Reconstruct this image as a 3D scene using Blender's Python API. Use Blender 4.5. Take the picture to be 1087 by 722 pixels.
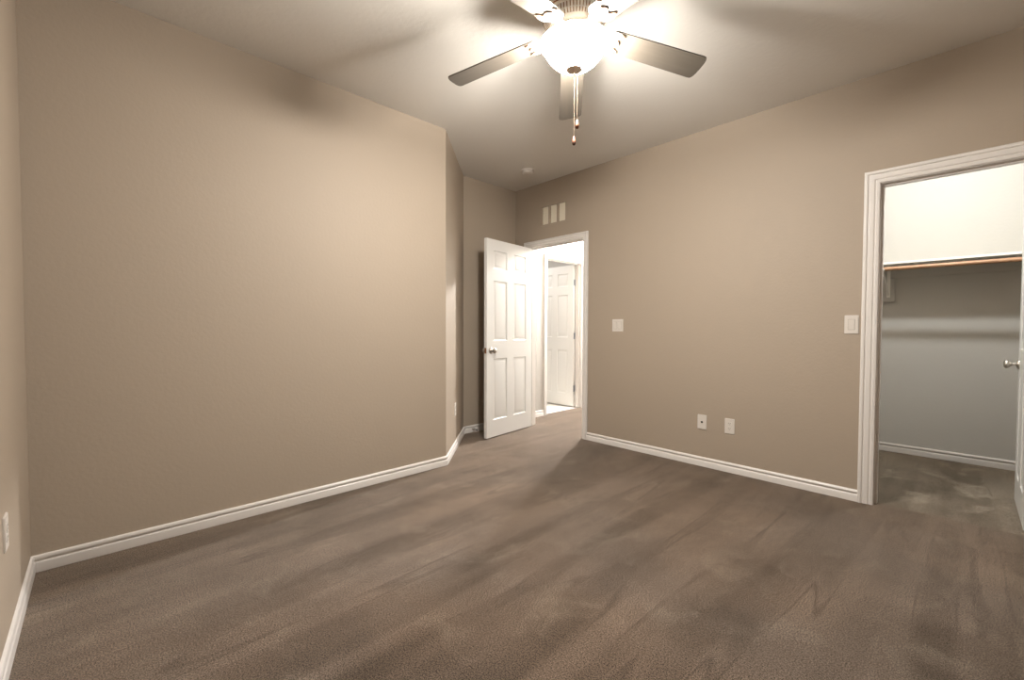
import bpy, bmesh, math, random
from mathutils import Vector, Matrix
sc = bpy.context.scene
for _o in list(bpy.data.objects): bpy.data.objects.remove(_o)
COL = sc.collection
R = math.radians

# ------------------------------------------------------------------ camera
PITCH, ROLL, YAW, CAMH, FPX = 0.026373, 0.002477, 0.808112, 1.12118, 460.505
fw = Vector((-math.sin(YAW)*math.cos(PITCH), math.cos(YAW)*math.cos(PITCH), -math.sin(PITCH)))
rt = Vector((math.cos(YAW), math.sin(YAW), 0)); up = rt.cross(fw)
r2 = math.cos(ROLL)*rt + math.sin(ROLL)*up; u2 = -math.sin(ROLL)*rt + math.cos(ROLL)*up
cam_d = bpy.data.cameras.new('camera'); cam = bpy.data.objects.new('camera', cam_d); COL.objects.link(cam)
cam_d.sensor_fit = 'HORIZONTAL'; cam_d.sensor_width = 36; cam_d.lens = FPX*36/1087; cam_d.clip_start = .02
cam.matrix_world = Matrix(((r2.x, u2.x, -fw.x, 0), (r2.y, u2.y, -fw.y, 0), (r2.z, u2.z, -fw.z, CAMH), (0, 0, 0, 1)))
sc.camera = cam

# ------------------------------------------------------------------ light levels and exposure
sc.view_settings.view_transform = 'Standard'; sc.view_settings.look = 'None'
sc.view_settings.gamma = 1; sc.view_settings.use_curve_mapping = False
sc.view_settings.exposure = 0.0
SKY = 0.15                                  # daylight through the bedroom window
BOWL, BULB = 435.0, 6000.0
WARM = (1.0, .965, .905)
HALL_W, CLOSET_W, BATH_W = 600.0, 84.0, 60.0
w = bpy.data.worlds.new('sky'); sc.world = w; w.use_nodes = True
w.node_tree.nodes['Background'].inputs[0].default_value = (.80, .88, 1.0, 1)
w.node_tree.nodes['Background'].inputs[1].default_value = SKY
sc.cycles.max_bounces = 14; sc.cycles.diffuse_bounces = 10
sc.cycles.sample_clamp_indirect = 8

# ------------------------------------------------------------------ dimensions (metres)
XL, YA, YC, H = -2.927, -.237, 2.052, 2.7235      # left wall, near wall, outside corner, ceiling
XR, YD, B = -3.674, 2.8, 3.564                    # recess wall, end of the angled wall, far wall
XW = .42                                          # window wall behind the camera
T = .115                                          # wall thickness
HB = .076                                         # baseboard height
D1 = (-3.455, -2.69, 2.035)                       # bedroom doorway
D2 = (-.385, .278, 2.035)                         # closet doorway
HX, HT = -3.75, .10                               # hall wall with the bathroom doorway
D3 = (4.207, 4.925, 2.027)
CB = 5.262                                        # closet back wall

# ------------------------------------------------------------------ helpers
def new_mat(name):
    m = bpy.data.materials.new(name); m.use_nodes = True
    return m, m.node_tree, m.node_tree.nodes['Principled BSDF']
def srgb(r, g, b):
    f = lambda c: (c/255/12.92) if c/255 <= .04045 else ((c/255+.055)/1.055)**2.4
    return (f(r), f(g), f(b), 1)
def plain(name, col, rough=.5, metal=0.0, noise=None, bump=0.0, spec=.5):
    m, nt, p = new_mat(name)
    p.inputs['Base Color'].default_value = col; p.inputs['Roughness'].default_value = rough
    p.inputs['Metallic'].default_value = metal; p.inputs['Specular IOR Level'].default_value = spec
    if noise:
        n = nt.nodes.new('ShaderNodeTexNoise'); g = nt.nodes.new('ShaderNodeNewGeometry')
        n.inputs['Scale'].default_value = noise; n.inputs['Detail'].default_value = 3
        nt.links.new(g.outputs['Position'], n.inputs['Vector'])
        b = nt.nodes.new('ShaderNodeBump'); b.inputs['Strength'].default_value = bump; b.inputs['Distance'].default_value = .002
        nt.links.new(n.outputs['Fac'], b.inputs['Height']); nt.links.new(b.outputs['Normal'], p.inputs['Normal'])
    return m
def paint(name, col, scale=55, bump=.35, rough=.62):
    """rolled wall paint on orange-peel plaster"""
    m, nt, p = new_mat(name); N = nt.nodes.new; L = nt.links.new
    g = N('ShaderNodeNewGeometry')
    n = N('ShaderNodeTexNoise'); n.inputs['Scale'].default_value = scale; n.inputs['Detail'].default_value = 4
    n2 = N('ShaderNodeTexNoise'); n2.inputs['Scale'].default_value = 1.3; n2.inputs['Detail'].default_value = 2
    L(g.outputs['Position'], n.inputs['Vector']); L(g.outputs['Position'], n2.inputs['Vector'])
    mx = N('ShaderNodeMix'); mx.data_type = 'RGBA'
    mx.inputs[6].default_value = tuple(c*.975 for c in col[:3])+(1,); mx.inputs[7].default_value = tuple(min(1, c*1.025) for c in col[:3])+(1,)
    L(n2.outputs['Fac'], mx.inputs[0]); L(mx.outputs[2], p.inputs['Base Color'])
    b = N('ShaderNodeBump'); b.inputs['Strength'].default_value = bump; b.inputs['Distance'].default_value = .0025
    L(n.outputs['Fac'], b.inputs['Height']); L(b.outputs['Normal'], p.inputs['Normal'])
    p.inputs['Roughness'].default_value = rough; p.inputs['Specular IOR Level'].default_value = .3
    return m
def glow(name, col, strength):
    m, nt, p = new_mat(name)
    p.inputs['Base Color'].default_value = (.9, .88, .84, 1); p.inputs['Roughness'].default_value = .35
    p.inputs['Emission Color'].default_value = col+(1,) if len(col) == 3 else col
    p.inputs['Emission Strength'].default_value = strength
    return m

def carpet_mat(name, seed, base, dark, light, scuffs=.34):
    m, nt, p = new_mat(name); N = nt.nodes.new; L = nt.links.new
    g = N('ShaderNodeNewGeometry')
    def mapping(rot, scale, loc=(0, 0, 0)):
        mp = N('ShaderNodeMapping'); mp.inputs['Rotation'].default_value = (0, 0, R(rot)); mp.inputs['Scale'].default_value = scale
        mp.inputs['Location'].default_value = (loc[0]+seed, loc[1]-seed, 0); L(g.outputs['Position'], mp.inputs['Vector']); return mp
    def noise(mp, scale, detail=3, rough=.5, dist=0.0):
        n = N('ShaderNodeTexNoise'); n.inputs['Scale'].default_value = scale; n.inputs['Detail'].default_value = detail
        n.inputs['Roughness'].default_value = rough; n.inputs['Distortion'].default_value = dist
        L(mp.outputs['Vector'], n.inputs['Vector']); return n
    def ramp(src, a, b):
        r_ = N('ShaderNodeMapRange'); r_.inputs['From Min'].default_value = a; r_.inputs['From Max'].default_value = b
        L(src, r_.inputs['Value']); return r_
    def mixc(fac, a, b):
        mx = N('ShaderNodeMix'); mx.data_type = 'RGBA'; mx.clamp_factor = True
        for s, v in ((6, a), (7, b)):
            if isinstance(v, tuple): mx.inputs[s].default_value = v
            else: L(v, mx.inputs[s])
        L(fac, mx.inputs[0]); return mx.outputs[2]
    def math_(op, a, b):
        n = N('ShaderNodeMath'); n.operation = op
        for s, v in ((0, a), (1, b)):
            if isinstance(v, (int, float)): n.inputs[s].default_value = v
            else: L(v, n.inputs[s])
        return n.outputs[0]
    streak = noise(mapping(3, (5.2, .34, 1)), 1.0, 1.5, .5, .12)         # vacuum passes along the room
    streak2 = noise(mapping(-34, (5.6, .5, 1), (3, 1, 0)), .9, 1.5, .5, .3)  # passes across
    blot = noise(mapping(0, (1, 1, 1), (7, 2, 0)), 2.2, 4, .55, .3)        # trodden patches
    scuff = noise(mapping(25, (1.4, 1, 1), (1, 9, 0)), 3.6, 5, .6, .5)
    yarn = noise(mapping(0, (1, 1, 1)), 190, 2, .8)
    yarn2 = noise(mapping(30, (1, 1, 1)), 470, 1, .6)
    a = math_('MULTIPLY', ramp(streak.outputs['Fac'], .46, .54).outputs[0], .32)
    b_ = math_('MULTIPLY', ramp(streak2.outputs['Fac'], .46, .58).outputs[0], .20)
    c = math_('MULTIPLY', ramp(blot.outputs['Fac'], .33, .66).outputs[0], .48)
    f = math_('ADD', math_('ADD', a, b_), c)
    colr = mixc(f, dark, base)
    colr = mixc(math_('MULTIPLY', ramp(scuff.outputs['Fac'], .54, .76).outputs[0], scuffs), colr, light)
    edge = math_('ABSOLUTE', math_('SUBTRACT', streak.outputs['Fac'], .52), 0.0)
    edge2 = math_('ABSOLUTE', math_('SUBTRACT', streak2.outputs['Fac'], .55), 0.0)
    for ed_, am in ((edge, .42), (edge2, .12)):                           # pressed lines left between passes
        rr = N('ShaderNodeMapRange'); rr.inputs['From Min'].default_value = .014; rr.inputs['From Max'].default_value = .002
        L(ed_, rr.inputs['Value'])
        brk = math_('MULTIPLY', rr.outputs[0], ramp(blot.outputs['Fac'], .42, .56).outputs[0])
        colr = mixc(math_('MULTIPLY', brk, am), colr, tuple(c*.55 for c in dark[:3])+(1,))
    tone = noise(mapping(0, (1, 1, 1), (13, 5, 0)), .9, 2, .5, .3)           # pile leaning grey or brown
    tn = N('ShaderNodeMix'); tn.data_type = 'RGBA'; tn.blend_type = 'MULTIPLY'; tn.inputs[0].default_value = 1
    L(colr, tn.inputs[6]); L(mixc(ramp(tone.outputs['Fac'], .40, .60).outputs[0], (1.03, .99, .96, 1), (.985, 1.0, 1.035, 1)), tn.inputs[7]); colr = tn.outputs[2]
    y = math_('ADD', math_('MULTIPLY', yarn.outputs['Fac'], .6), math_('MULTIPLY', yarn2.outputs['Fac'], .4))
    sp = ramp(y, .43, .57); sp.clamp = True
    gain = N('ShaderNodeMapRange'); L(sp.outputs[0], gain.inputs['Value']); gain.inputs['To Min'].default_value = .22; gain.inputs['To Max'].default_value = 1.78
    mul = N('ShaderNodeMix'); mul.data_type = 'RGBA'; mul.blend_type = 'MULTIPLY'; mul.inputs[0].default_value = 1
    L(colr, mul.inputs[6]); L(gain.outputs[0], mul.inputs[7])
    L(mul.outputs[2], p.inputs['Base Color'])
    p.inputs['Roughness'].default_value = .95; p.inputs['Specular IOR Level'].default_value = .1
    p.inputs['Sheen Weight'].default_value = .5; p.inputs['Sheen Roughness'].default_value = .35
    p.inputs['Sheen Tint'].default_value = srgb(236, 224, 208)
    bp = N('ShaderNodeBump'); bp.inputs['Strength'].default_value = .55; bp.inputs['Distance'].default_value = .006
    hsum = math_('ADD', y, math_('MULTIPLY', scuff.outputs['Fac'], 1.6))
    L(hsum, bp.inputs['Height']); L(bp.outputs['Normal'], p.inputs['Normal'])
    return m
def tile_mat():
    m, nt, p = new_mat('white_floor_tile'); N = nt.nodes.new; L = nt.links.new
    g = N('ShaderNodeNewGeometry'); b = N('ShaderNodeTexBrick')
    b.offset = 0; b.inputs['Scale'].default_value = 1; b.inputs['Brick Width'].default_value = .33; b.inputs['Row Height'].default_value = .33
    b.inputs['Mortar Size'].default_value = .004
    b.inputs['Color1'].default_value = srgb(226, 221, 212); b.inputs['Color2'].default_value = srgb(220, 214, 205); b.inputs['Mortar'].default_value = srgb(170, 164, 154)
    L(g.outputs['Position'], b.inputs['Vector']); L(b.outputs['Color'], p.inputs['Base Color']); p.inputs['Roughness'].default_value = .3
    return m

M = {}
M['wall'] = paint('tan_wall_paint', srgb(153, 139, 123))
M['closet_wall'] = paint('grey_beige_closet_paint', srgb(184, 180, 172))
M['hall_wall'] = paint('hall_paint', srgb(168, 163, 156))
M['ceil'] = paint('ceiling_paint', srgb(208, 203, 195), 38, .55, .8)
M['trim'] = plain('white_trim_enamel', srgb(206, 200, 194), .32, noise=90, bump=.05)
M['door'] = plain('white_door_enamel', srgb(206, 203, 198), .35, noise=140, bump=.08)
M['carpet'] = carpet_mat('brown_cut_pile_carpet', 0.0, srgb(100, 87, 76), srgb(68, 58, 49), srgb(130, 118, 104))
M['tile'] = tile_mat()
M['plate'] = plain('white_plastic_plate', srgb(196, 188, 179), .4, noise=200, bump=.03)
M['dark'] = plain('dark_recess', srgb(28, 25, 23), .6)
M['nickel'] = plain('brushed_nickel', srgb(196, 190, 182), .28, 1.0, 300, .05)
M['steel'] = plain('grey_hinge_steel', srgb(150, 156, 162), .35, 1.0, 300, .05)
M['bronze'] = plain('antique_bronze', srgb(150, 112, 78), .4, .8, 200, .05)
M['white_metal'] = plain('white_fan_enamel', srgb(236, 230, 222), .3, noise=120, bump=.03)
M['copper'] = plain('copper_wood_rod', srgb(160, 122, 92), .45, .1, 60, .05)
M['fob'] = plain('pink_wood_fob', srgb(160, 100, 76), .4, noise=80, bump=.1)
M['fobdark'] = plain('dark_fob_tip', srgb(88, 48, 28), .4, noise=80, bump=.1)
M['arm_edge_shade'] = plain('brown_edge_shade', srgb(128, 96, 70), .5, .2, 80, .05)  # brown stands for shade along the arm's end edge
M['finial'] = plain('satin_tan_metal', srgb(226, 206, 186), .35, .0, 120, .05)
M['chain'] = plain('bead_chain_metal', srgb(128, 108, 88), .5, .3, 120, .05)
M['rubber'] = plain('dark_rubber', srgb(40, 36, 32), .7, noise=100, bump=.05)
M['shelf'] = plain('white_shelf_paint', srgb(226, 222, 214), .45, noise=70, bump=.06)
M['vent'] = plain('cream_vent_panel', srgb(214, 205, 186), .5, noise=120, bump=.1)
M['bowl'] = glow('frosted_lit_glass', WARM, BOWL)
M['opal'] = plain('opal_glass_inside', srgb(150, 145, 136), .4, noise=60, bump=.03)
M['bulb'] = glow('lit_bulb', WARM, BULB)
def blade_mat():
    m, nt, p = new_mat('greige_blade_laminate'); N = nt.nodes.new; L = nt.links.new
    tc = N('ShaderNodeTexCoord'); mp = N('ShaderNodeMapping'); mp.inputs['Scale'].default_value = (4, 60, 4)
    n = N('ShaderNodeTexNoise'); n.inputs['Scale'].default_value = 1; n.inputs['Detail'].default_value = 5
    L(tc.outputs['Object'], mp.inputs['Vector']); L(mp.outputs['Vector'], n.inputs['Vector'])
    mx = N('ShaderNodeMix'); mx.data_type = 'RGBA'; mx.inputs[6].default_value = srgb(76, 69, 61); mx.inputs[7].default_value = srgb(88, 81, 72)
    L(n.outputs['Fac'], mx.inputs[0]); L(mx.outputs[2], p.inputs['Base Color']); p.inputs['Roughness'].default_value = .42
    return m
M['blade'] = blade_mat()

def link(name, bm, mat, parent=None, smooth=False, matrix=None):
    bmesh.ops.recalc_face_normals(bm, faces=bm.faces)
    me = bpy.data.meshes.new(name); bm.to_mesh(me); bm.free()
    for m in (mat if isinstance(mat, (list, tuple)) else [mat]): me.materials.append(m)
    if smooth:
        me.polygons.foreach_set('use_smooth', [True]*len(me.polygons))
        me.set_sharp_from_angle(angle=R(smooth if smooth is not True else 40))
    o = bpy.data.objects.new(name, me); COL.objects.link(o)
    if parent: o.parent = parent
    if matrix: o.matrix_local = matrix
    return o
def tag(o, label, cat, group=None, kind=None):
    o['label'] = label; o['category'] = cat
    if group: o['group'] = group
    if kind: o['kind'] = kind
    return o
def empty(name, loc, rotz=0, matrix=None):
    o = bpy.data.objects.new(name, None); COL.objects.link(o); o.empty_display_size = .05
    o.location = loc; o.rotation_euler = (0, 0, rotz)
    if matrix: o.matrix_world = matrix
    return o
def box(bm, a, b, bev=0.0):
    r = bmesh.ops.create_cube(bm, size=1)
    s = [b[i]-a[i] for i in range(3)]; c = [(a[i]+b[i])/2 for i in range(3)]
    for v in r['verts']: v.co = Vector((v.co.x*s[0]+c[0], v.co.y*s[1]+c[1], v.co.z*s[2]+c[2]))
    if bev:
        es = list({e for v in r['verts'] for e in v.link_edges})
        bmesh.ops.bevel(bm, geom=es, offset=bev, segments=2, affect='EDGES', profile=.6)
    return bm
def boxm(*args, **k): return box(bmesh.new(), *args, **k)
def prism(bm, pts, z0, z1):
    lo = [bm.verts.new((x, y, z0)) for x, y in pts]; hi = [bm.verts.new((x, y, z1)) for x, y in pts]
    bm.faces.new(lo[::-1]); bm.faces.new(hi)
    for i in range(len(pts)): bm.faces.new((lo[i], lo[(i+1) % len(pts)], hi[(i+1) % len(pts)], hi[i]))
    return bm
def lathe(bm, prof, seg=48, M4=None, close=False):
    """prof: (radius, height) pairs about z; M4 places it"""
    M4 = M4 or Matrix.Identity(4); rings = []
    for r, z in prof:
        if r < 1e-6: rings.append([bm.verts.new(M4 @ Vector((0, 0, z)))])
        else: rings.append([bm.verts.new(M4 @ Vector((r*math.cos(2*math.pi*i/seg), r*math.sin(2*math.pi*i/seg), z))) for i in range(seg)])
    prs = list(zip(rings, rings[1:])) + ([(rings[-1], rings[0])] if close else [])
    for a, b in prs:
        for i in range(seg):
            j = (i+1) % seg
            if len(a) == 1 and len(b) == 1: continue
            if len(a) == 1: bm.faces.new((a[0], b[j], b[i]))
            elif len(b) == 1: bm.faces.new((a[i], a[j], b[0]))
            else: bm.faces.new((a[i], a[j], b[j], b[i]))
    if not close:
        for rg in (rings[0], rings[-1]):
            if len(rg) > 2: bm.faces.new(rg)
    return bm
def tube(bm, pts, r, seg=8):
    pts = [Vector(p) for p in pts]; rings = []
    for i, p in enumerate(pts):
        t = (pts[min(i+1, len(pts)-1)]-pts[max(i-1, 0)]).normalized()
        q = t.to_track_quat('Z', 'Y')
        rings.append([bm.verts.new(p + q @ Vector((r*math.cos(2*math.pi*k/seg), r*math.sin(2*math.pi*k/seg), 0))) for k in range(seg)])
    for a, b in zip(rings, rings[1:]):
        for k in range(seg): bm.faces.new((a[k], a[(k+1) % seg], b[(k+1) % seg], b[k]))
    bm.faces.new(rings[0][::-1]); bm.faces.new(rings[-1])
    return bm
def grid_wall(axis, p0, p1, us, zs, holes):
    """wall slab between planes p0 and p1 on axis ('x' or 'y'); holes are (u0,u1,z0,z1) on the cut lines"""
    bm = bmesh.new(); cache = {}
    def V(u, z, p):
        k = (round(u, 5), round(z, 5), round(p, 5))
        if k not in cache: cache[k] = bm.verts.new((p, u, z) if axis == 'x' else (u, p, z))
        return cache[k]
    def solid(i, j):
        if not (0 <= i < len(us)-1 and 0 <= j < len(zs)-1): return False
        u, z = (us[i]+us[i+1])/2, (zs[j]+zs[j+1])/2
        return not any(h[0] < u < h[1] and h[2] < z < h[3] for h in holes)
    for i in range(len(us)-1):
        for j in range(len(zs)-1):
            if not solid(i, j): continue
            a, b, c, d = us[i], us[i+1], zs[j], zs[j+1]
            for p in (p0, p1): bm.faces.new((V(a, c, p), V(b, c, p), V(b, d, p), V(a, d, p)))
            for (di, dj, e) in ((-1, 0, ((a, c), (a, d))), (1, 0, ((b, c), (b, d))), (0, -1, ((a, c), (b, c))), (0, 1, ((a, d), (b, d)))):
                if not solid(i+di, j+dj):
                    (ua, za), (ub, zb) = e
                    bm.faces.new((V(ua, za, p0), V(ub, zb, p0), V(ub, zb, p1), V(ua, za, p1)))
    return bm

# ------------------------------------------------------------------ room shell
S = dict(kind='structure')
XMIN, XMAX, YMIN, YMAX = -5.9, 1.1, YA-.12, 5.95
tag(link('floor', prism(bmesh.new(), [(XL-.1, YMIN), (XW+.1, YMIN), (XW+.1, B+.062), (HX+2.0, B+.062), (HX+2.0, YMAX), (HX-.045, YMAX), (HX-.045, B+.05), (XR-.1, B+.05), (XR-.1, YD-.05), (XL-.1, YC+.05)], -.1, 0), M['carpet']),
    'brown cut-pile carpet over the bedroom and the passage beyond the door', 'carpet', **S)
M['carpet2'] = carpet_mat('closet_lit_carpet', 4.3, srgb(114, 103, 88), srgb(76, 66, 54), srgb(168, 157, 137), .6)  # same carpet as the bedroom, lighter and more olive: closet light put into colour
tag(link('floor_closet', prism(bmesh.new(), [(-1.4, B+.064), (XMAX, B+.064), (XMAX, CB+.05), (-1.4, CB+.05)], -.1, -.001), M['carpet2']),
    'carpet inside the walk-in closet', 'carpet', **S)
tag(link('floor_tile', boxm((XMIN, B+.1, -.1), (HX-.047, YMAX, -.004)), M['tile']), 'pale tile floor beyond the second white door', 'floor', **S)
tag(link('ceiling', boxm((XMIN, YMIN, H), (XMAX, YMAX, H+.1)), M['ceil']), 'off-white textured ceiling', 'ceiling', **S)
t22 = math.tan(R(22.5))*T
tag(link('wall_left', prism(bmesh.new(), [(XL, YA), (XL, YC), (XL-T, YC-t22), (XL-T, YA)], 0, H), M['wall']), 'long blank tan wall on the left', 'wall', **S)
tag(link('wall_angled', prism(bmesh.new(), [(XL, YC), (XR, YD), (XR-T, YD-t22), (XL-T, YC-t22)], 0, H), M['wall']), 'short angled tan wall beside the open door', 'wall', **S)
tag(link('wall_recess', prism(bmesh.new(), [(XR, YD), (XR, B), (XR-T, B), (XR-T, YD-t22)], 0, H), M['wall']), 'tan wall behind the open door', 'wall', **S)
VX, VZ = (-3.272, -2.911), (2.246, 2.470)
tag(link('wall_far', grid_wall('y', B, B+T, [XR-T, D1[0]-.018, VX[0], VX[1], D1[1]+.018, D2[0]-.018, D2[1]+.018, XMAX], [0, D1[2]+.018, VZ[0], VZ[1], H],
     [(VX[0], VX[1], VZ[0], VZ[1]), (D1[0]-.018, D1[1]+.018, 0, D1[2]+.018), (D2[0]-.018, D2[1]+.018, 0, D2[2]+.018)]), M['wall']),
    'tan wall holding the bedroom doorway and the closet doorway', 'wall', **S)
tag(link('wall_near', boxm((XL-T, YA-T, 0), (XW+T, YA, H)), M['wall']), 'tan wall at the left edge of the photo', 'wall', **S)
WY, WZ = (.15, 2.15), (.60, 2.30)
tag(link('wall_right', grid_wall('x', XW, XW+T, [YA, WY[0], WY[1], B], [0, WZ[0], WZ[1], H], [(WY[0], WY[1], WZ[0], WZ[1])]), M['wall']), 'tan wall with the bedroom window', 'wall', **S)
# closet shell
tag(link('wall_closet_back', boxm((-1.4, CB, 0), (XMAX, CB+.1, H)), M['closet_wall']), 'back wall of the closet above and below the shelf', 'wall', **S)
tag(link('wall_closet_left', boxm((-1.4, B+T, 0), (-1.3, CB, H)), M['closet_wall']), 'left end wall of the closet', 'wall', **S)
tag(link('wall_closet_right', boxm((1.0, B+T, 0), (XMAX, CB, H)), M['closet_wall']), 'right end wall of the closet', 'wall', **S)
# hall and bathroom shell
tag(link('wall_hall_left', grid_wall('x', HX-HT, HX, [B+T, D3[0]-.016, D3[1]+.016, 5.85], [0, D3[2]+.016, H], [(D3[0]-.016, D3[1]+.016, 0, D3[2]+.016)]), M['hall_wall']),
    'pale passage wall holding the second white door', 'wall', **S)
tag(link('wall_hall_right', boxm((-2.55, B+T, 0), (-2.45, 5.85, H)), M['hall_wall']), 'right wall of the passage', 'wall', **S)
tag(link('wall_hall_end', boxm((XMIN, 5.85, 0), (-2.45, 5.95, H)), M['hall_wall']), 'end wall of the passage', 'wall', **S)
tag(link('wall_bath_left', boxm((XMIN, B+.1, 0), (XMIN+.1, 5.85, H)), M['hall_wall']), 'far wall of the room beyond the passage', 'wall', **S)
tag(link('wall_bath_near', boxm((XMIN+.1, B+.1, 0), (XR-T-.005, B+T+.07, H)), M['hall_wall']), 'near wall of the room beyond the passage', 'wall', **S)

# ------------------------------------------------------------------ window behind the camera (daylight)
wn = empty('window_1', (XW+T/2, (WY[0]+WY[1])/2, WZ[0])); tag(wn, 'sliding bedroom window behind the camera', 'window', **S)
def wbox(bm, y0, y1, z0, z1, x0=-.03, x1=.03):
    c = (WY[0]+WY[1])/2; return box(bm, (x0, y0-c, z0-WZ[0]), (x1, y1-c, z1-WZ[0]))
bm = bmesh.new(); fwid = .05
for a in ((WY[0], WY[1], WZ[0], WZ[0]+fwid), (WY[0], WY[1], WZ[1]-fwid, WZ[1]), (WY[0], WY[0]+fwid, WZ[0]+fwid, WZ[1]-fwid), (WY[1]-fwid, WY[1], WZ[0]+fwid, WZ[1]-fwid), ((WY[0]+WY[1])/2-.025, (WY[0]+WY[1])/2+.025, WZ[0]+fwid, WZ[1]-fwid)): wbox(bm, *a)
link('window_frame', bm, M['trim'], wn)
gm, gnt, gp = new_mat('clear_glass')
for n_ in list(gnt.nodes):
    if n_.type != 'OUTPUT_MATERIAL': gnt.nodes.remove(n_)
_t = gnt.nodes.new('ShaderNodeBsdfTransparent'); _g = gnt.nodes.new('ShaderNodeBsdfGlossy'); _g.inputs['Roughness'].default_value = .02
_mx = gnt.nodes.new('ShaderNodeMixShader'); _mx.inputs[0].default_value = .06
gnt.links.new(_t.outputs[0], _mx.inputs[1]); gnt.links.new(_g.outputs[0], _mx.inputs[2])
gnt.links.new(_mx.outputs[0], [n_ for n_ in gnt.nodes if n_.type == 'OUTPUT_MATERIAL'][0].inputs[0])
for k in range(2):
    y0 = WY[0]+fwid if k == 0 else (WY[0]+WY[1])/2+.025; y1 = (WY[0]+WY[1])/2-.025 if k == 0 else WY[1]-fwid
    link('pane', wbox(bmesh.new(), y0, y1, WZ[0]+fwid, WZ[1]-fwid, -.003, .003), gm, wn)

# ------------------------------------------------------------------ baseboards
BPROF = [(0, 0), (.0145, 0), (.0145, .040), (.013, .0445), (.007, .047), (.006, .0515), (.0115, .0555), (.0125, .064), (.010, .070), (.005, .0745), (0, HB)]
def baseboard(name, a, b, ka, kb, label, normal=None, mat=None):
    """run from a to b with the room on the left-hand normal; ka/kb: end shift per unit of thickness (mitre)"""
    a = Vector(a); b = Vector(b); d = (b-a).normalized(); n = Vector(normal) if normal else Vector((-d.y, d.x))
    n = n.normalized(); bm = bmesh.new()
    A = [bm.verts.new((*(a + n*(t+.0003) + d*ka*t), z+.0003)) for t, z in BPROF]; Bv = [bm.verts.new((*(b + n*(t+.0003) + d*kb*t), z+.0003)) for t, z in BPROF]
    for i in range(len(BPROF)):
        j = (i+1) % len(BPROF); bm.faces.new((A[i], A[j], Bv[j], Bv[i]))
    bm.faces.new(A); bm.faces.new(Bv[::-1])
    return tag(link(name, bm, mat or M['trim'], smooth=50), label, 'baseboard', **S)
t8 = math.tan(R(22.5))
baseboard('baseboard_left', (XL, YA), (XL, YC), 1, t8, 'white moulded baseboard along the long left wall', (1, 0))
baseboard('baseboard_angled', (XL, YC), (XR, YD), -t8, -t8, 'white baseboard along the short angled wall', (1, 1))
baseboard('baseboard_recess', (XR, YD), (XR, B), t8, -1, 'white baseboard behind the open door', (1, 0))
baseboard('baseboard_near', (XL, YA), (XW, YA), 1, -1, 'white baseboard at the left edge of the photo', (0, 1))
CW = .064
baseboard('baseboard_far', (D1[1]+CW, B), (D2[0]-CW-.018, B), 0, 0, 'white baseboard between the bedroom door and the closet door', (0, -1))
baseboard('baseboard_window', (XW, YA), (XW, B), 1, -1, 'white baseboard under the window', (-1, 0))
baseboard('baseboard_closet', (-1.3, CB), (1.0, CB), 1, -1, 'white baseboard along the closet back wall', (0, -1))
baseboard('baseboard_hall', (HX, B+T), (HX, D3[0]-CW), 0, 0, 'short white baseboard in the passage', (1, 0))

# ------------------------------------------------------------------ door casings and jambs
CPROF = [(0, 0), (0, .009), (.004, .0125), (.012, .013), (.0155, .009), (.0175, .009), (.021, .014), (.034, .017), (.038, .017), (.0405, .012), (.043, .012), (.046, .019), (.050, .021), (.056, .0205), (.060, .016), (.060, 0)]
def casing(bm, axis, plane, sgn, u0, u1, zt, width=.06):
    """moulded frame round an opening; stands out of `plane` by sgn*thickness"""
    k = width/.06; st = []
    for (t_u, t) in CPROF:
        t_u *= k; t += .0003
        q = [(u0-t_u, .0005), (u0-t_u, zt+t_u), (u1+t_u, zt+t_u), (u1+t_u, .0005)]
        st.append([bm.verts.new((plane+sgn*t, u, z) if axis == 'x' else (u, plane+sgn*t, z)) for u, z in q])
    n = len(st)
    for i in range(n):
        j = (i+1) % n
        for s in range(3): bm.faces.new((st[i][s], st[j][s], st[j][s+1], st[i][s+1]))
    bm.faces.new([st[i][0] for i in range(n)]); bm.faces.new([st[i][3] for i in range(n)][::-1])
    return bm
def jamb(bm, axis, p0, p1, u0, u1, zt, th):
    def bx(a0, a1, z0, z1):
        if axis == 'y': box(bm, (a0, p0, z0), (a1, p1, z1))
        else: box(bm, (p0, a0, z0), (p1, a1, z1))
    bx(u0-th, u0, .0005, zt); bx(u1, u1+th, .0005, zt); bx(u0-th, u1+th, zt, zt+th)
    return bm
def stops(bm, axis, p0, p1, u0, u1, zt, t=.011):
    def bx(a0, a1, z0, z1):
        if axis == 'y': box(bm, (a0, p0, z0), (a1, p1, z1))
        else: box(bm, (p0, a0, z0), (p1, a1, z1))
    bx(u0, u0+t, .001, zt); bx(u1-t, u1, .001, zt); bx(u0+t, u1-t, zt-t, zt)
    return bm
RV = .004
t1 = tag(link('trim_1', casing(bmesh.new(), 'y', B, -1, D1[0]-RV, D1[1]+RV, D1[2]+RV), M['trim'], smooth=35), 'white moulded casing round the bedroom doorway', 'door frame', **S)
link('jamb', jamb(bmesh.new(), 'y', B+.0005, B+T-.0005, *D1, .0175), M['trim'], t1)
link('stop_strip', stops(bmesh.new(), 'y', B+.045, B+.08, *D1), M['trim'], t1)
link('hall_casing', casing(bmesh.new(), 'y', B+T, 1, D1[0]-RV, D1[1]+RV, D1[2]+RV), M['trim'], t1, smooth=35)
bm = boxm((D1[1]-.0018, B+.006, .87), (D1[1]-.0002, B+.036, .93)); link('strike_plate', bm, M['nickel'], t1)
t2 = tag(link('trim_2', casing(bmesh.new(), 'y', B, -1, D2[0]-RV, D2[1]+RV, D2[2]+RV, .078), M['trim'], smooth=35), 'white moulded casing round the closet doorway', 'door frame', **S)
link('jamb', jamb(bmesh.new(), 'y', B+.0005, B+T-.0005, *D2, .0175), M['trim'], t2)
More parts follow.
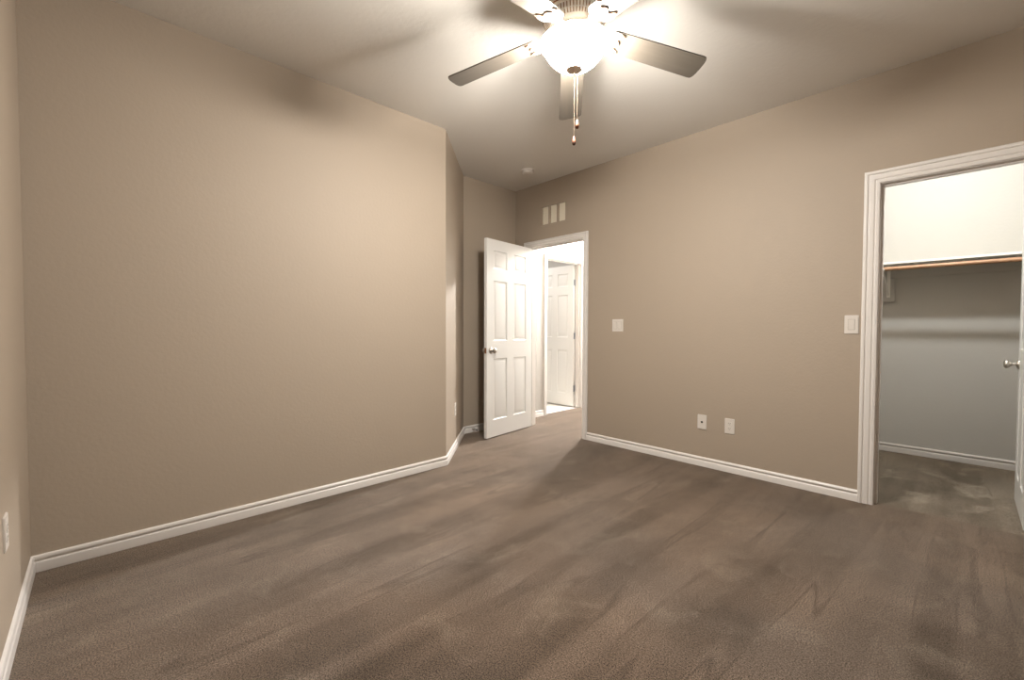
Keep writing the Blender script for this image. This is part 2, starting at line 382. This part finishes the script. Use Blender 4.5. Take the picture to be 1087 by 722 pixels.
link('stop_strip', stops(bmesh.new(), 'y', B+.035, B+.075, *D2), M['trim'], t2)
link('closet_casing', casing(bmesh.new(), 'y', B+T, 1, D2[0]-RV, D2[1]+RV, D2[2]+RV), M['trim'], t2, smooth=35)
t3 = tag(link('trim_3', casing(bmesh.new(), 'x', HX, 1, D3[0]-RV, D3[1]+RV, D3[2]+RV, .056), M['trim'], smooth=35), 'white casing round the second doorway across the passage', 'door frame', **S)
link('jamb', jamb(bmesh.new(), 'x', HX-HT+.0005, HX-.0005, *D3, .0155), M['trim'], t3)
link('stop_strip', stops(bmesh.new(), 'x', HX-HT+.04, HX-.03, *D3), M['trim'], t3)

# ------------------------------------------------------------------ six-panel doors
def door_leaf(W, Hh, th):
    """local: x from the hinge, y 0..th, z up; six moulded raised panels on both faces"""
    bm = bmesh.new(); st = .105 if W > .7 else .098; mu = .115 if W > .7 else .10
    pw = (W-2*st-mu)/2; xs = [0, st, st+pw, st+pw+mu, W-st, W]
    zs = [0, .175, .800, .985, 1.595, 1.715, 1.900, Hh]
    for y, s in ((0, 1), (th, -1)):
        for i in range(5):
            for j in range(7):
                a, b, c, d = xs[i], xs[i+1], zs[j], zs[j+1]
                if i in (1, 3) and j in (1, 3, 5):
                    rings = []
                    for ins, dep in ((0, 0), (.005, .0055), (.014, .008), (.022, .008), (.036, .0025), (.040, .002)):
                        rings.append([bm.verts.new((x, y+s*dep, z)) for x, z in ((a+ins, c+ins), (b-ins, c+ins), (b-ins, d-ins), (a+ins, d-ins))])
                    for r0, r1 in zip(rings, rings[1:]):
                        for k in range(4): bm.faces.new((r0[k], r0[(k+1) % 4], r1[(k+1) % 4], r1[k]))
                    bm.faces.new(rings[-1])
                else: bm.faces.new([bm.verts.new((x, y, z)) for x, z in ((a, c), (b, c), (b, d), (a, d))])
    for (x0, x1, z0, z1) in ((0, 0, 0, Hh), (W, W, 0, Hh)):
        bm.faces.new([bm.verts.new(c) for c in ((x0, 0, 0), (x0, th, 0), (x0, th, Hh), (x0, 0, Hh))])
    for z in (0, Hh): bm.faces.new([bm.verts.new(c) for c in ((0, 0, z), (W, 0, z), (W, th, z), (0, th, z))])
    bmesh.ops.remove_doubles(bm, verts=bm.verts, dist=1e-5)
    return bm
def knob_bm(x, z, y, sgn):
    """round passage knob with rose, axis along y"""
    m4 = Matrix.Translation((x, y, z)) @ Matrix.Rotation(R(-90*sgn), 4, 'X')
    return lathe(bmesh.new(), [(0, 0), (.0315, 0), (.0325, .004), (.029, .009), (.018, .012), (.0115, .016), (.0105, .030), (.014, .036), (.0225, .042), (.0265, .050), (.0270, .057), (.0235, .064), (.014, .068), (0, .069)], 32, m4)
def door(name, label, pin, ang, W, Hh, th, side, zk, hinge_z, knob_x=None, hm='steel', knobs=True, z0=.012):
    """pin: hinge corner on the floor; ang: direction of the leaf; side=+1 puts the thickness on +y of the leaf's frame, -1 on -y"""
    e = tag(link(name, door_leaf(W, Hh, th), M['door'], smooth=25), label, 'door', **S)
    e.matrix_world = Matrix.Translation((pin[0], pin[1], z0)) @ Matrix.Rotation(ang, 4, 'Z') @ Matrix.Translation((0, 0 if side > 0 else -th, 0))
    kx = W-.062
    if knobs:
        link('doorknob', knob_bm(kx, zk, 0, -1), M['nickel'], e, smooth=50); link('doorknob', knob_bm(kx, zk, th, 1), M['nickel'], e, smooth=50)
        bm = boxm((W-.0005, th/2-.0125, zk-.028), (W+.0012, th/2+.0125, zk+.028)); box(bm, (W, th/2-.006, zk-.008), (W+.009, th/2+.006, zk+.008), .002)
        link('latch_plate', bm, M['bronze'], e)
    yk = -.004 if side > 0 else th+.004
    for hz in hinge_z:
        bm = bmesh.new()
        for q in range(5):
            lathe(bm, [(0, -.0085), (.0058, -.0085), (.0058, .0085), (0, .0085)], 14, Matrix.Translation((-.004, yk, hz-.036+q*.018)))
        lathe(bm, [(0, 0), (.004, 0), (.0045, .004), (0, .006)], 12, Matrix.Translation((-.004, yk, hz+.0455)))
        box(bm, (-.0016, .002 if side > 0 else .004, hz-.0445), (-.0002, th-.004 if side > 0 else th-.002, hz+.0445))
        link('hinge', bm, M[hm], e)
    return e
a1 = math.atan2(-.755, .100)
door('door_1', 'open white six-panel bedroom door with nickel knob, swung back beside the angled wall', (-3.443, 3.558), a1, .757, 2.012, .035, 1, .886, (.2, 1.0, 1.78), hm='nickel')
door('door_2', 'white six-panel closet door standing open inside the closet at the right edge', (D2[1]-.002, B+T+.006), R(90), .655, 2.012, .035, 1, .886, (.2, 1.0, 1.78), hm='nickel')
door('door_3', 'white six-panel door with three grey hinges, seen through the bedroom doorway', (HX-HT-.004, D3[1]-.006), R(180), .69, 2.012, .035, 1, .886, (.255, 1.005, 1.762))

# ------------------------------------------------------------------ wall plates
def wall_frame(origin, normal):
    """matrix: local x along the wall, y up, z out of the wall"""
    n = Vector(normal).normalized(); u = Vector((0, 0, 1)); x = u.cross(n)
    return Matrix(((x.x, u.x, n.x, origin[0]), (x.y, u.y, n.y, origin[1]), (x.z, u.z, n.z, origin[2]), (0, 0, 0, 1)))
def rrect(w_, h_, r, seg=4):
    pts = []
    for cx, cy, a0 in ((w_/2-r, h_/2-r, 0), (-w_/2+r, h_/2-r, 90), (-w_/2+r, -h_/2+r, 180), (w_/2-r, -h_/2+r, 270)):
        for k in range(seg+1): pts.append((cx+r*math.cos(R(a0+90*k/seg)), cy+r*math.sin(R(a0+90*k/seg))))
    return pts
def slab(bm, pts, z0, z1, bev=0.0):
    n0 = len(bm.faces); prism(bm, pts, z0, z1)
    if bev:
        top = [f for f in bm.faces if all(abs(v.co.z-z1) < 1e-7 for v in f.verts)]
        bmesh.ops.bevel(bm, geom=list({e for f in top for e in f.edges}), offset=bev, segments=2, affect='EDGES')
    return bm
def plate(name, label, cat, origin, normal, w_, h_):
    e = empty(name, (0, 0, 0), matrix=wall_frame(origin, normal)); tag(e, label, cat)
    link('cover_plate', slab(bmesh.new(), rrect(w_, h_, .004), .0004, .006, .0022), M['plate'], e, smooth=35)
    return e
def off(bmw, x, y): 
    for v in bmw.verts: v.co.x += x; v.co.y += y
    return bmw
def screw(parent, x, y, mat='plate'):
    bm = lathe(bmesh.new(), [(0, .0058), (.0034, .0058), (.0032, .0072), (0, .0078)], 12)
    return link('screw', off(bm, x, y), M[mat], parent)
def rocker(parent, x):
    link('rocker_recess', off(slab(bmesh.new(), rrect(.037, .070, .002), .0056, .0064), x, 0), M['dark2'], parent)
    bm = slab(bmesh.new(), rrect(.033, .066, .002), .006, .0095, .001)
    for v in bm.verts:
        if v.co.z > .008: v.co.z += .0018*(v.co.y/.033)
    link('rocker', off(bm, x, 0), M['plate'], parent, smooth=35)
M['dark2'] = plain('plate_shadow_gap', srgb(150, 142, 132), .6)
p_ = plate('light_switch', 'double rocker light switch on the tan wall right of the bedroom doorway', 'light switch', (-2.279, B, 1.154), (0, -1, 0), .116, .116)
for x in (-.023, .023):
    rocker(p_, x)
    for y in (-.048, .048): screw(p_, x, y)
p_ = plate('light_switch', 'single rocker light switch on the tan wall beside the closet casing', 'light switch', (-.518, B, 1.153), (0, -1, 0), .074, .121)
rocker(p_, 0)
for y in (-.048, .048): screw(p_, 0, y)
p_ = plate('cable_plate', 'white cover plate with one dark coax jack, left of the outlet low on the wall', 'wall plate', (-1.476, B, .362), (0, -1, 0), .072, .118)
bm = lathe(bmesh.new(), [(0, .0058), (.0085, .0058), (.0085, .0085), (.0052, .0095), (.0050, .016), (.0030, .016), (.0030, .010), (0, .010)], 18)
link('coax_jack', bm, M['dark'], p_)
for y in (-.041, .041): screw(p_, 0, y)
def outlet(label, origin, normal):
    e = plate('power_outlet', label, 'outlet', origin, normal, .072, .118)
    for y in (-.0195, .0195):
        bm = bmesh.new(); pts = [(.0172*math.cos(R(a)), max(-.0135, min(.0135, .0172*math.sin(R(a))))) for a in range(0, 360, 12)]
        slab(bm, pts, .0058, .0078, .0006); rc = link('receptacle', off(bm, 0, y), M['plate'], e, smooth=35)
        bm = bmesh.new(); box(bm, (-.0075, y+.000, .0076), (-.0052, y+.0085, .0081)); box(bm, (.0052, y+.001, .0076), (.0075, y+.008, .0081))
        lathe(bm, [(0, .0076), (.0024, .0076), (.0024, .0081), (0, .0081)], 12, Matrix.Translation((0, y-.007, 0)))
        link('slots', bm, M['dark'], rc)
    screw(e, 0, 0, 'nickel')
    return e
outlet('white duplex outlet low on the far wall, right of the coax plate', (-1.262, B, .362), (0, -1, 0))
outlet('white duplex outlet at the left edge of the photo', (-2.216, YA, .432), (0, 1, 0))
s5 = math.sqrt(.5)
outlet('small pale outlet low on the short angled wall beside the open door', (-3.264, 2.389, .370), (s5, s5, 0))

# ------------------------------------------------------------------ three-part transfer vent above the bedroom door
vm = wall_frame(((VX[0]+VX[1])/2, B, (VZ[0]+VZ[1])/2), (0, -1, 0))
ve = empty('air_vent', (0, 0, 0), matrix=vm); tag(ve, 'small three-pane air vent on the tan wall above the bedroom door', 'air vent')
vw, vh = VX[1]-VX[0], VZ[1]-VZ[0]
bm = bmesh.new(); cuts = []
ow = (vw-.014*2-.018*2)/3
vw -= .001; vh -= .001
xs = [-vw/2]
x = -vw/2+.014
for k in range(3): xs += [x, x+ow]; x += ow+.018
xs.append(vw/2)
zs = [-vh/2, -vh/2+.014, vh/2-.014, vh/2]
gw = grid_wall('y', -.035, .003, xs, zs, [(xs[1+2*k], xs[2+2*k], zs[1], zs[2]) for k in range(3)])
for v in gw.verts: v.co = Vector((v.co.x, v.co.z, v.co.y+.0004))
link('vent_frame', gw, M['wall'], ve)
for k in range(3):
    bm = slab(bmesh.new(), [(xs[1+2*k], zs[1]), (xs[2+2*k], zs[1]), (xs[2+2*k], zs[2]), (xs[1+2*k], zs[2])], -.026, -.0205)
    for q in range(6):
        z = zs[1]+(q+.5)*(zs[2]-zs[1])/6
        box(bm, (xs[1+2*k]+.0005, z-.004, -.0207), (xs[2+2*k]-.0005, z+.004, -.0185))
    link('vent_panel', bm, M['vent'], ve)

# ------------------------------------------------------------------ smoke detector
e = empty('smoke_detector', (-3.105, 3.178, H)); tag(e, 'round white smoke detector on the ceiling near the bedroom door', 'smoke detector')
link('base', lathe(bmesh.new(), [(0, -.0004), (.072, -.0004), (.072, -.010), (.068, -.012), (0, -.012)], 40), M['plate'], e, smooth=40)
link('cover', lathe(bmesh.new(), [(0, -.012), (.062, -.012), (.062, -.019), (.058, -.030), (.050, -.036), (.025, -.038), (0, -.038)], 40), M['plate'], e, smooth=40)
link('grille_gap', lathe(bmesh.new(), [(.0618, -.0145), (.0635, -.0145), (.0635, -.0175), (.0618, -.0175)], 40, close=True), M['dark2'], e)
link('test_button', lathe(bmesh.new(), [(0, -.0375), (.010, -.0375), (.010, -.0400), (0, -.0402)], 20, Matrix.Translation((.02, .012, 0))), M['plate'], e)

# ------------------------------------------------------------------ spring door stop
e = empty('door_stop', (XR+.0145, 2.918, .035)); tag(e, 'small spring door stop on the baseboard behind the open door', 'door stop')
ry = Matrix.Rotation(R(90), 4, 'Y')
link('base', lathe(bmesh.new(), [(0, 0), (.011, 0), (.010, .006), (.006, .009), (0, .009)], 20, ry), M['nickel'], e, smooth=40)
pts = [(.009+.05*i/120, .0055*math.cos(i*.75), .0055*math.sin(i*.75)) for i in range(121)]
link('spring', tube(bmesh.new(), pts, .0012, 6), M['nickel'], e, smooth=60)
link('bumper', lathe(bmesh.new(), [(0, .057), (.0075, .057), (.0085, .062), (.0085, .072), (.006, .076), (0, .077)], 20, ry), M['rubber'], e, smooth=40)

# ------------------------------------------------------------------ closet shelf, rod and bracket
SF, SZ = 4.860, 1.673
sh = tag(link('closet_shelf', boxm((-1.298, SF, SZ), (.998, CB-.0006, SZ+.019), bev=.0015), M['shelf']), 'long white shelf across the closet back wall above the rod', 'shelf')
link('cleat', boxm((-1.298, CB-.019, SZ-.085), (.998, CB-.0008, SZ-.0003)), M['closet_wall'], sh)
RY, RZ, RR = 4.820, 1.630, .0165
tag(link('closet_rod', lathe(bmesh.new(), [(0, -1.1), (RR, -1.1), (RR, 1.1), (0, 1.1)], 24, Matrix.Translation((-.15, RY, RZ)) @ Matrix.Rotation(R(90), 4, 'Y')), M['copper'], smooth=40), 'copper-brown round hanging rod under the closet shelf', 'closet rod')
bx_ = -.497
e = empty('shelf_bracket', (bx_, CB, SZ)); tag(e, 'white bracket carrying the closet shelf and rod near the left casing', 'bracket')
link('backing_board', boxm((-.042, -.0385, -.298), (.042, -.0195, -.090), bev=.002), M['closet_wall'], e)
bm = boxm((-.012, -.042, -.26), (.012, -.0386, -.0030)); box(bm, (-.012, SF-CB+.03, -.0035), (.012, -.0386, -.0006))
link('bracket_arm', bm, M['shelf'], e)
bm = bmesh.new(); L0 = Vector((0, -.042, -.235)); L1 = Vector((0, RY-CB+.006, RZ-SZ-.020))
tube(bm, [L0, L1], .006, 10); link('brace', bm, M['shelf'], e, smooth=40)
pts = [(0, RY-CB+.0205*math.cos(R(a)), RZ-SZ+.0205*math.sin(R(a))) for a in range(-180, 61, 12)]
bm = bmesh.new(); hk = []
for (x, y, z) in pts:
    cy, cz = RY-CB, RZ-SZ
    hk.append([bm.verts.new(q) for q in ((-.012, y, z), (.012, y, z), (.012, cy+(y-cy)*.85, cz+(z-cz)*.85), (-.012, cy+(y-cy)*.85, cz+(z-cz)*.85))])
for a, b in zip(hk, hk[1:]):
    for k in range(4): bm.faces.new((a[k], a[(k+1) % 4], b[(k+1) % 4], b[k]))
bm.faces.new(hk[0]); bm.faces.new(hk[-1][::-1])
link('rod_hook', bm, M['shelf'], e)

# ------------------------------------------------------------------ ceiling lamps of the closet, the passage and the room beyond
def dome_lamp(label, x, y, r, watts, color, soft):
    e = empty('ceiling_lamp', (x, y, H)); tag(e, label, 'ceiling lamp')
    link('base', lathe(bmesh.new(), [(0, -.0004), (r, -.0004), (r, -.018), (r*.93, -.022), (0, -.022)], 40), M['white_metal'], e, smooth=40)
    g = M.get('dome') or glow('lit_dome_glass', (1, .97, .93), 4.0); M['dome'] = g
    link('glass_dome', lathe(bmesh.new(), [(r*.92, -.0222), (r*.90, -.035), (r*.75, -.058), (r*.45, -.074), (0, -.080)], 40), g, e, smooth=40)
    ld = bpy.data.lights.new('lamp_light', 'POINT'); ld.energy = watts; ld.color = color; ld.shadow_soft_size = soft
    lo = bpy.data.objects.new('lamp_light', ld); COL.objects.link(lo); lo.parent = e; lo.location = (0, 0, -.082-soft)
    return e
dome_lamp('white dome ceiling lamp inside the closet above the doorway', -.15, 4.05, .10, CLOSET_W, (.94, .98, 1), .04)
dome_lamp('white dome ceiling lamp in the passage outside the bedroom', -3.38, 5.10, .15, HALL_W, (.98, .99, 1), .05)
dome_lamp('white dome ceiling lamp in the tiled room', -5.0, 4.3, .15, BATH_W, (.98, .99, 1), .06)

# ------------------------------------------------------------------ ceiling fan
FX, FY, AZ0, DROOP, PT = -1.288, 1.629, R(130.5), .141, -.170
fan = empty('ceiling_fan', (FX, FY, H)); tag(fan, 'white five-blade ceiling fan with a lit glass bowl and two pull chains', 'ceiling fan')
def Z(z): return z-H
link('canopy', lathe(bmesh.new(), [(0, -.0004), (.070, -.0004), (.072, -.012), (.066, -.035), (.045, -.055), (.020, -.060), (0, -.060)], 40), M['white_metal'], fan, smooth=40)
link('downrod', lathe(bmesh.new(), [(0, -.06), (.012, -.06), (.012, Z(2.615)), (0, Z(2.615))], 20), M['white_metal'], fan, smooth=40)
link('motor_housing', lathe(bmesh.new(), [(0, Z(2.628)), (.05, Z(2.628)), (.085, Z(2.618)), (.118, Z(2.600)), (.132, Z(2.585)), (.1345, Z(2.578)), (.1445, Z(2.572)), (.1475, Z(2.563)), (.1445, Z(2.556)), (.139, Z(2.553)), (.134, Z(2.528)), (.118, Z(2.508)), (.100, Z(2.498)), (0, Z(2.498))], 60), M['white_metal'], fan, smooth=35)
bm = bmesh.new()
for k in range(60):                                   # cooling slots, one pressed pattern round the housing
    a = 2*math.pi*k/60; c, s = math.cos(a), math.sin(a)
    q = []
    for r_, z_ in ((.1395, 2.549), (.1352, 2.530), (.1215, 2.511)):
        for d in (-.0021, .0021): q.append(bm.verts.new((r_*c-d*s, r_*s+d*c, Z(z_))))
    bm.faces.new((q[0], q[1], q[3], q[2])); bm.faces.new((q[2], q[3], q[5], q[4]))
link('cooling_slots', bm, M['bronze'], fan)
link('trim_ring', lathe(bmesh.new(), [(.1455, Z(2.5655)), (.1495, Z(2.5655)), (.1495, Z(2.5600)), (.1455, Z(2.5600))], 60, close=True), M['bronze'], fan, smooth=40)
link('flywheel', lathe(bmesh.new(), [(0, Z(2.4975)), (.092, Z(2.4975)), (.094, Z(2.492)), (.088, Z(2.487)), (0, Z(2.487))], 48), M['bronze'], fan, smooth=40)
link('switch_housing_baffle', lathe(bmesh.new(), [(0, Z(2.4865)), (.060, Z(2.4865)), (.068, Z(2.482)), (.092, Z(2.479)), (.101, Z(2.475)), (.102, Z(2.471)), (.097, Z(2.469)), (.060, Z(2.466)), (.050, Z(2.454)), (0, Z(2.452))], 48), M['white_metal'], fan, smooth=40)  # wide unseen flange added to keep bulb light off the nearby ceiling
link('center_rod', lathe(bmesh.new(), [(0, Z(2.4515)), (.005, Z(2.4515)), (.005, Z(2.335)), (0, Z(2.335))], 12), M['nickel'], fan)
for k in range(2):
    a = R(112+180*k)
    bm = lathe(bmesh.new(), [(0, -.014), (.006, -.013), (.010, -.006), (.011, 0), (.009, .007), (.005, .011), (0, .012)], 20, Matrix.Translation((.062*math.cos(a), .062*math.sin(a), Z(2.428))))
    link('light_bulb', bm, M['bulb'], fan, smooth=60)
# frosted bowl, open at the top
outer = [(.010, 2.333), (.036, 2.334), (.062, 2.341), (.085, 2.353), (.106, 2.371), (.123, 2.391), (.136, 2.412), (.146, 2.432), (.1555, 2.442), (.1585, 2.447)]
inner = [(r_-.004, z_+.003) for r_, z_ in outer[:-1]]
prof = outer + [(.1560, 2.449)] + [(max(r_, .006), z_) for r_, z_ in inner[::-1]]
bm = lathe(bmesh.new(), [(r_, Z(z_)) for r_, z_ in prof], 64, close=True)
bmesh.ops.recalc_face_normals(bm, faces=bm.faces)
for f in bm.faces:                                    # inner face is plain opal glass lit by the bulbs
    c = f.calc_center_median(); nrm = f.normal
    f.material_index = 1 if (nrm.z > 0 or nrm.x*c.x+nrm.y*c.y < 0) else 0
link('glass_bowl', bm, [M['bowl'], M['opal']], fan, smooth=60)
link('finial', lathe(bmesh.new(), [(0, Z(2.334)), (.030, Z(2.3335)), (.0375, Z(2.330)), (.0375, Z(2.327)), (.030, Z(2.322)), (.014, Z(2.318)), (.008, Z(2.315)), (.009, Z(2.309)), (.006, Z(2.304)), (0, Z(2.302))], 36), M['finial'], fan, smooth=40)
# blades and arms
def outline_blade():
    pts = []; r0, r1 = .192, .640; w0, w1 = .118, .136
    n = 14
    for i in range(n+1): f = i/n; pts.append((r0+(r1-r0)*f, -(w0+(w1-w0)*f)/2))
    for i in range(1, 12):                         # bowed tip with softened corners
        a = -90+180*i/12; e_ = 3.2
        c, s = math.cos(R(a)), math.sin(R(a))
        pts.append((r1+.026*abs(c)**(2/e_), w1/2*math.copysign(abs(s)**(2/e_), s)))
    for i in range(n+1): f = 1-i/n; pts.append((r0+(r1-r0)*f, (w0+(w1-w0)*f)/2))
    for i in range(1, 6):                          # rounded root
        a = 90+180*i/6; c, s = math.cos(R(a)), math.sin(R(a))
        pts.append((r0+.018*c, w0/2*math.copysign(abs(s)**.6, s)))
    return pts
def outline_arm():
    half = [(.060, .020), (.085, .021), (.105, .017), (.125, .018), (.140, .026), (.152, .040), (.164, .052), (.180, .058), (.198, .058), (.216, .054), (.228, .050), (.231, .044), (.225, .037), (.213, .032), (.206, .026), (.208, .018), (.216, .010), (.221, .004)]
    return [(x, y) for x, y in half] + [(x, -y) for x, y in half[::-1]]
BZ = Z(2.512)
def blade_matrix(k):
    return Matrix.Rotation(AZ0+R(72*k), 4, 'Z') @ Matrix.Translation((0, 0, BZ)) @ Matrix.Rotation(math.atan(DROOP), 4, 'Y') @ Matrix.Rotation(PT, 4, 'X')
bl = slab(bmesh.new(), outline_blade(), -.003, .003); bl_o = link('blade', bl, M['blade'], fan, matrix=blade_matrix(0))
ar = bmesh.new(); prism(ar, outline_arm(), -.0092, -.0034)
ar_o = link('blade_arm', ar, M['white_metal'], fan, matrix=blade_matrix(0))
ed = [(x, y) for x, y in outline_arm() if x > .2]
ed_o = link('painted_edge_shade', tube(bmesh.new(), [(x+.001, y, -.0072) for x, y in ed], .0032, 6), M['arm_edge_shade'], ar_o, smooth=60)  # tube paints the shaded end edge of the white arm
scr = []
for x, y in ((.222, .046), (.222, -.046), (.200, 0)):
    scr.append(link('screw', lathe(bmesh.new(), [(0, -.0090), (.0048, -.0092), (.0044, -.0112), (0, -.0122)], 12, Matrix.Translation((x, y, 0))), M['fobdark'], ar_o))
for k in (1, 2, 3, 4):
    b = bl_o.copy(); COL.objects.link(b); b.parent = fan; b.matrix_local = blade_matrix(k)
    a = ar_o.copy(); COL.objects.link(a); a.parent = fan; a.matrix_local = blade_matrix(k)
    for ch in [ed_o]+scr:
        c = ch.copy(); COL.objects.link(c); c.parent = a
# pull chains
def chain(dx, dy, z0, z1, label):
    bm = bmesh.new(); n = int((z0-z1)/.0042)
    prof = []
    for i in range(n):
        z = z0-(z0-z1)*i/n; prof += [(.0007, Z(z)), (.0013, Z(z)-.0013), (.0013, Z(z)-.0026)]
    lathe(bm, [(0, Z(z0)+.0005)]+prof+[(0, Z(z1))], 8, Matrix.Translation((dx, dy, 0)))
    c = link('pull_chain', bm, M['chain'], fan, smooth=60)
    f = link('fob', lathe(bmesh.new(), [(0, Z(z1)+.002), (.0030, Z(z1)), (.0045, Z(z1)-.006), (.0075, Z(z1)-.018), (.0090, Z(z1)-.027), (.0086, Z(z1)-.029), (0, Z(z1)-.029)], 20, Matrix.Translation((dx, dy, 0))), M['fob'], c, smooth=60)
    link('fob_tip', lathe(bmesh.new(), [(0, Z(z1)-.0292), (.0086, Z(z1)-.0292), (.0078, Z(z1)-.036), (.0045, Z(z1)-.041), (0, Z(z1)-.042)], 20, Matrix.Translation((dx, dy, 0))), M['fobdark'], c, smooth=60)
chain(0, 0, 2.303, 2.022, '')
chain(.020*rt.x-.004, .020*rt.y-.004, 2.325, 2.098, '')
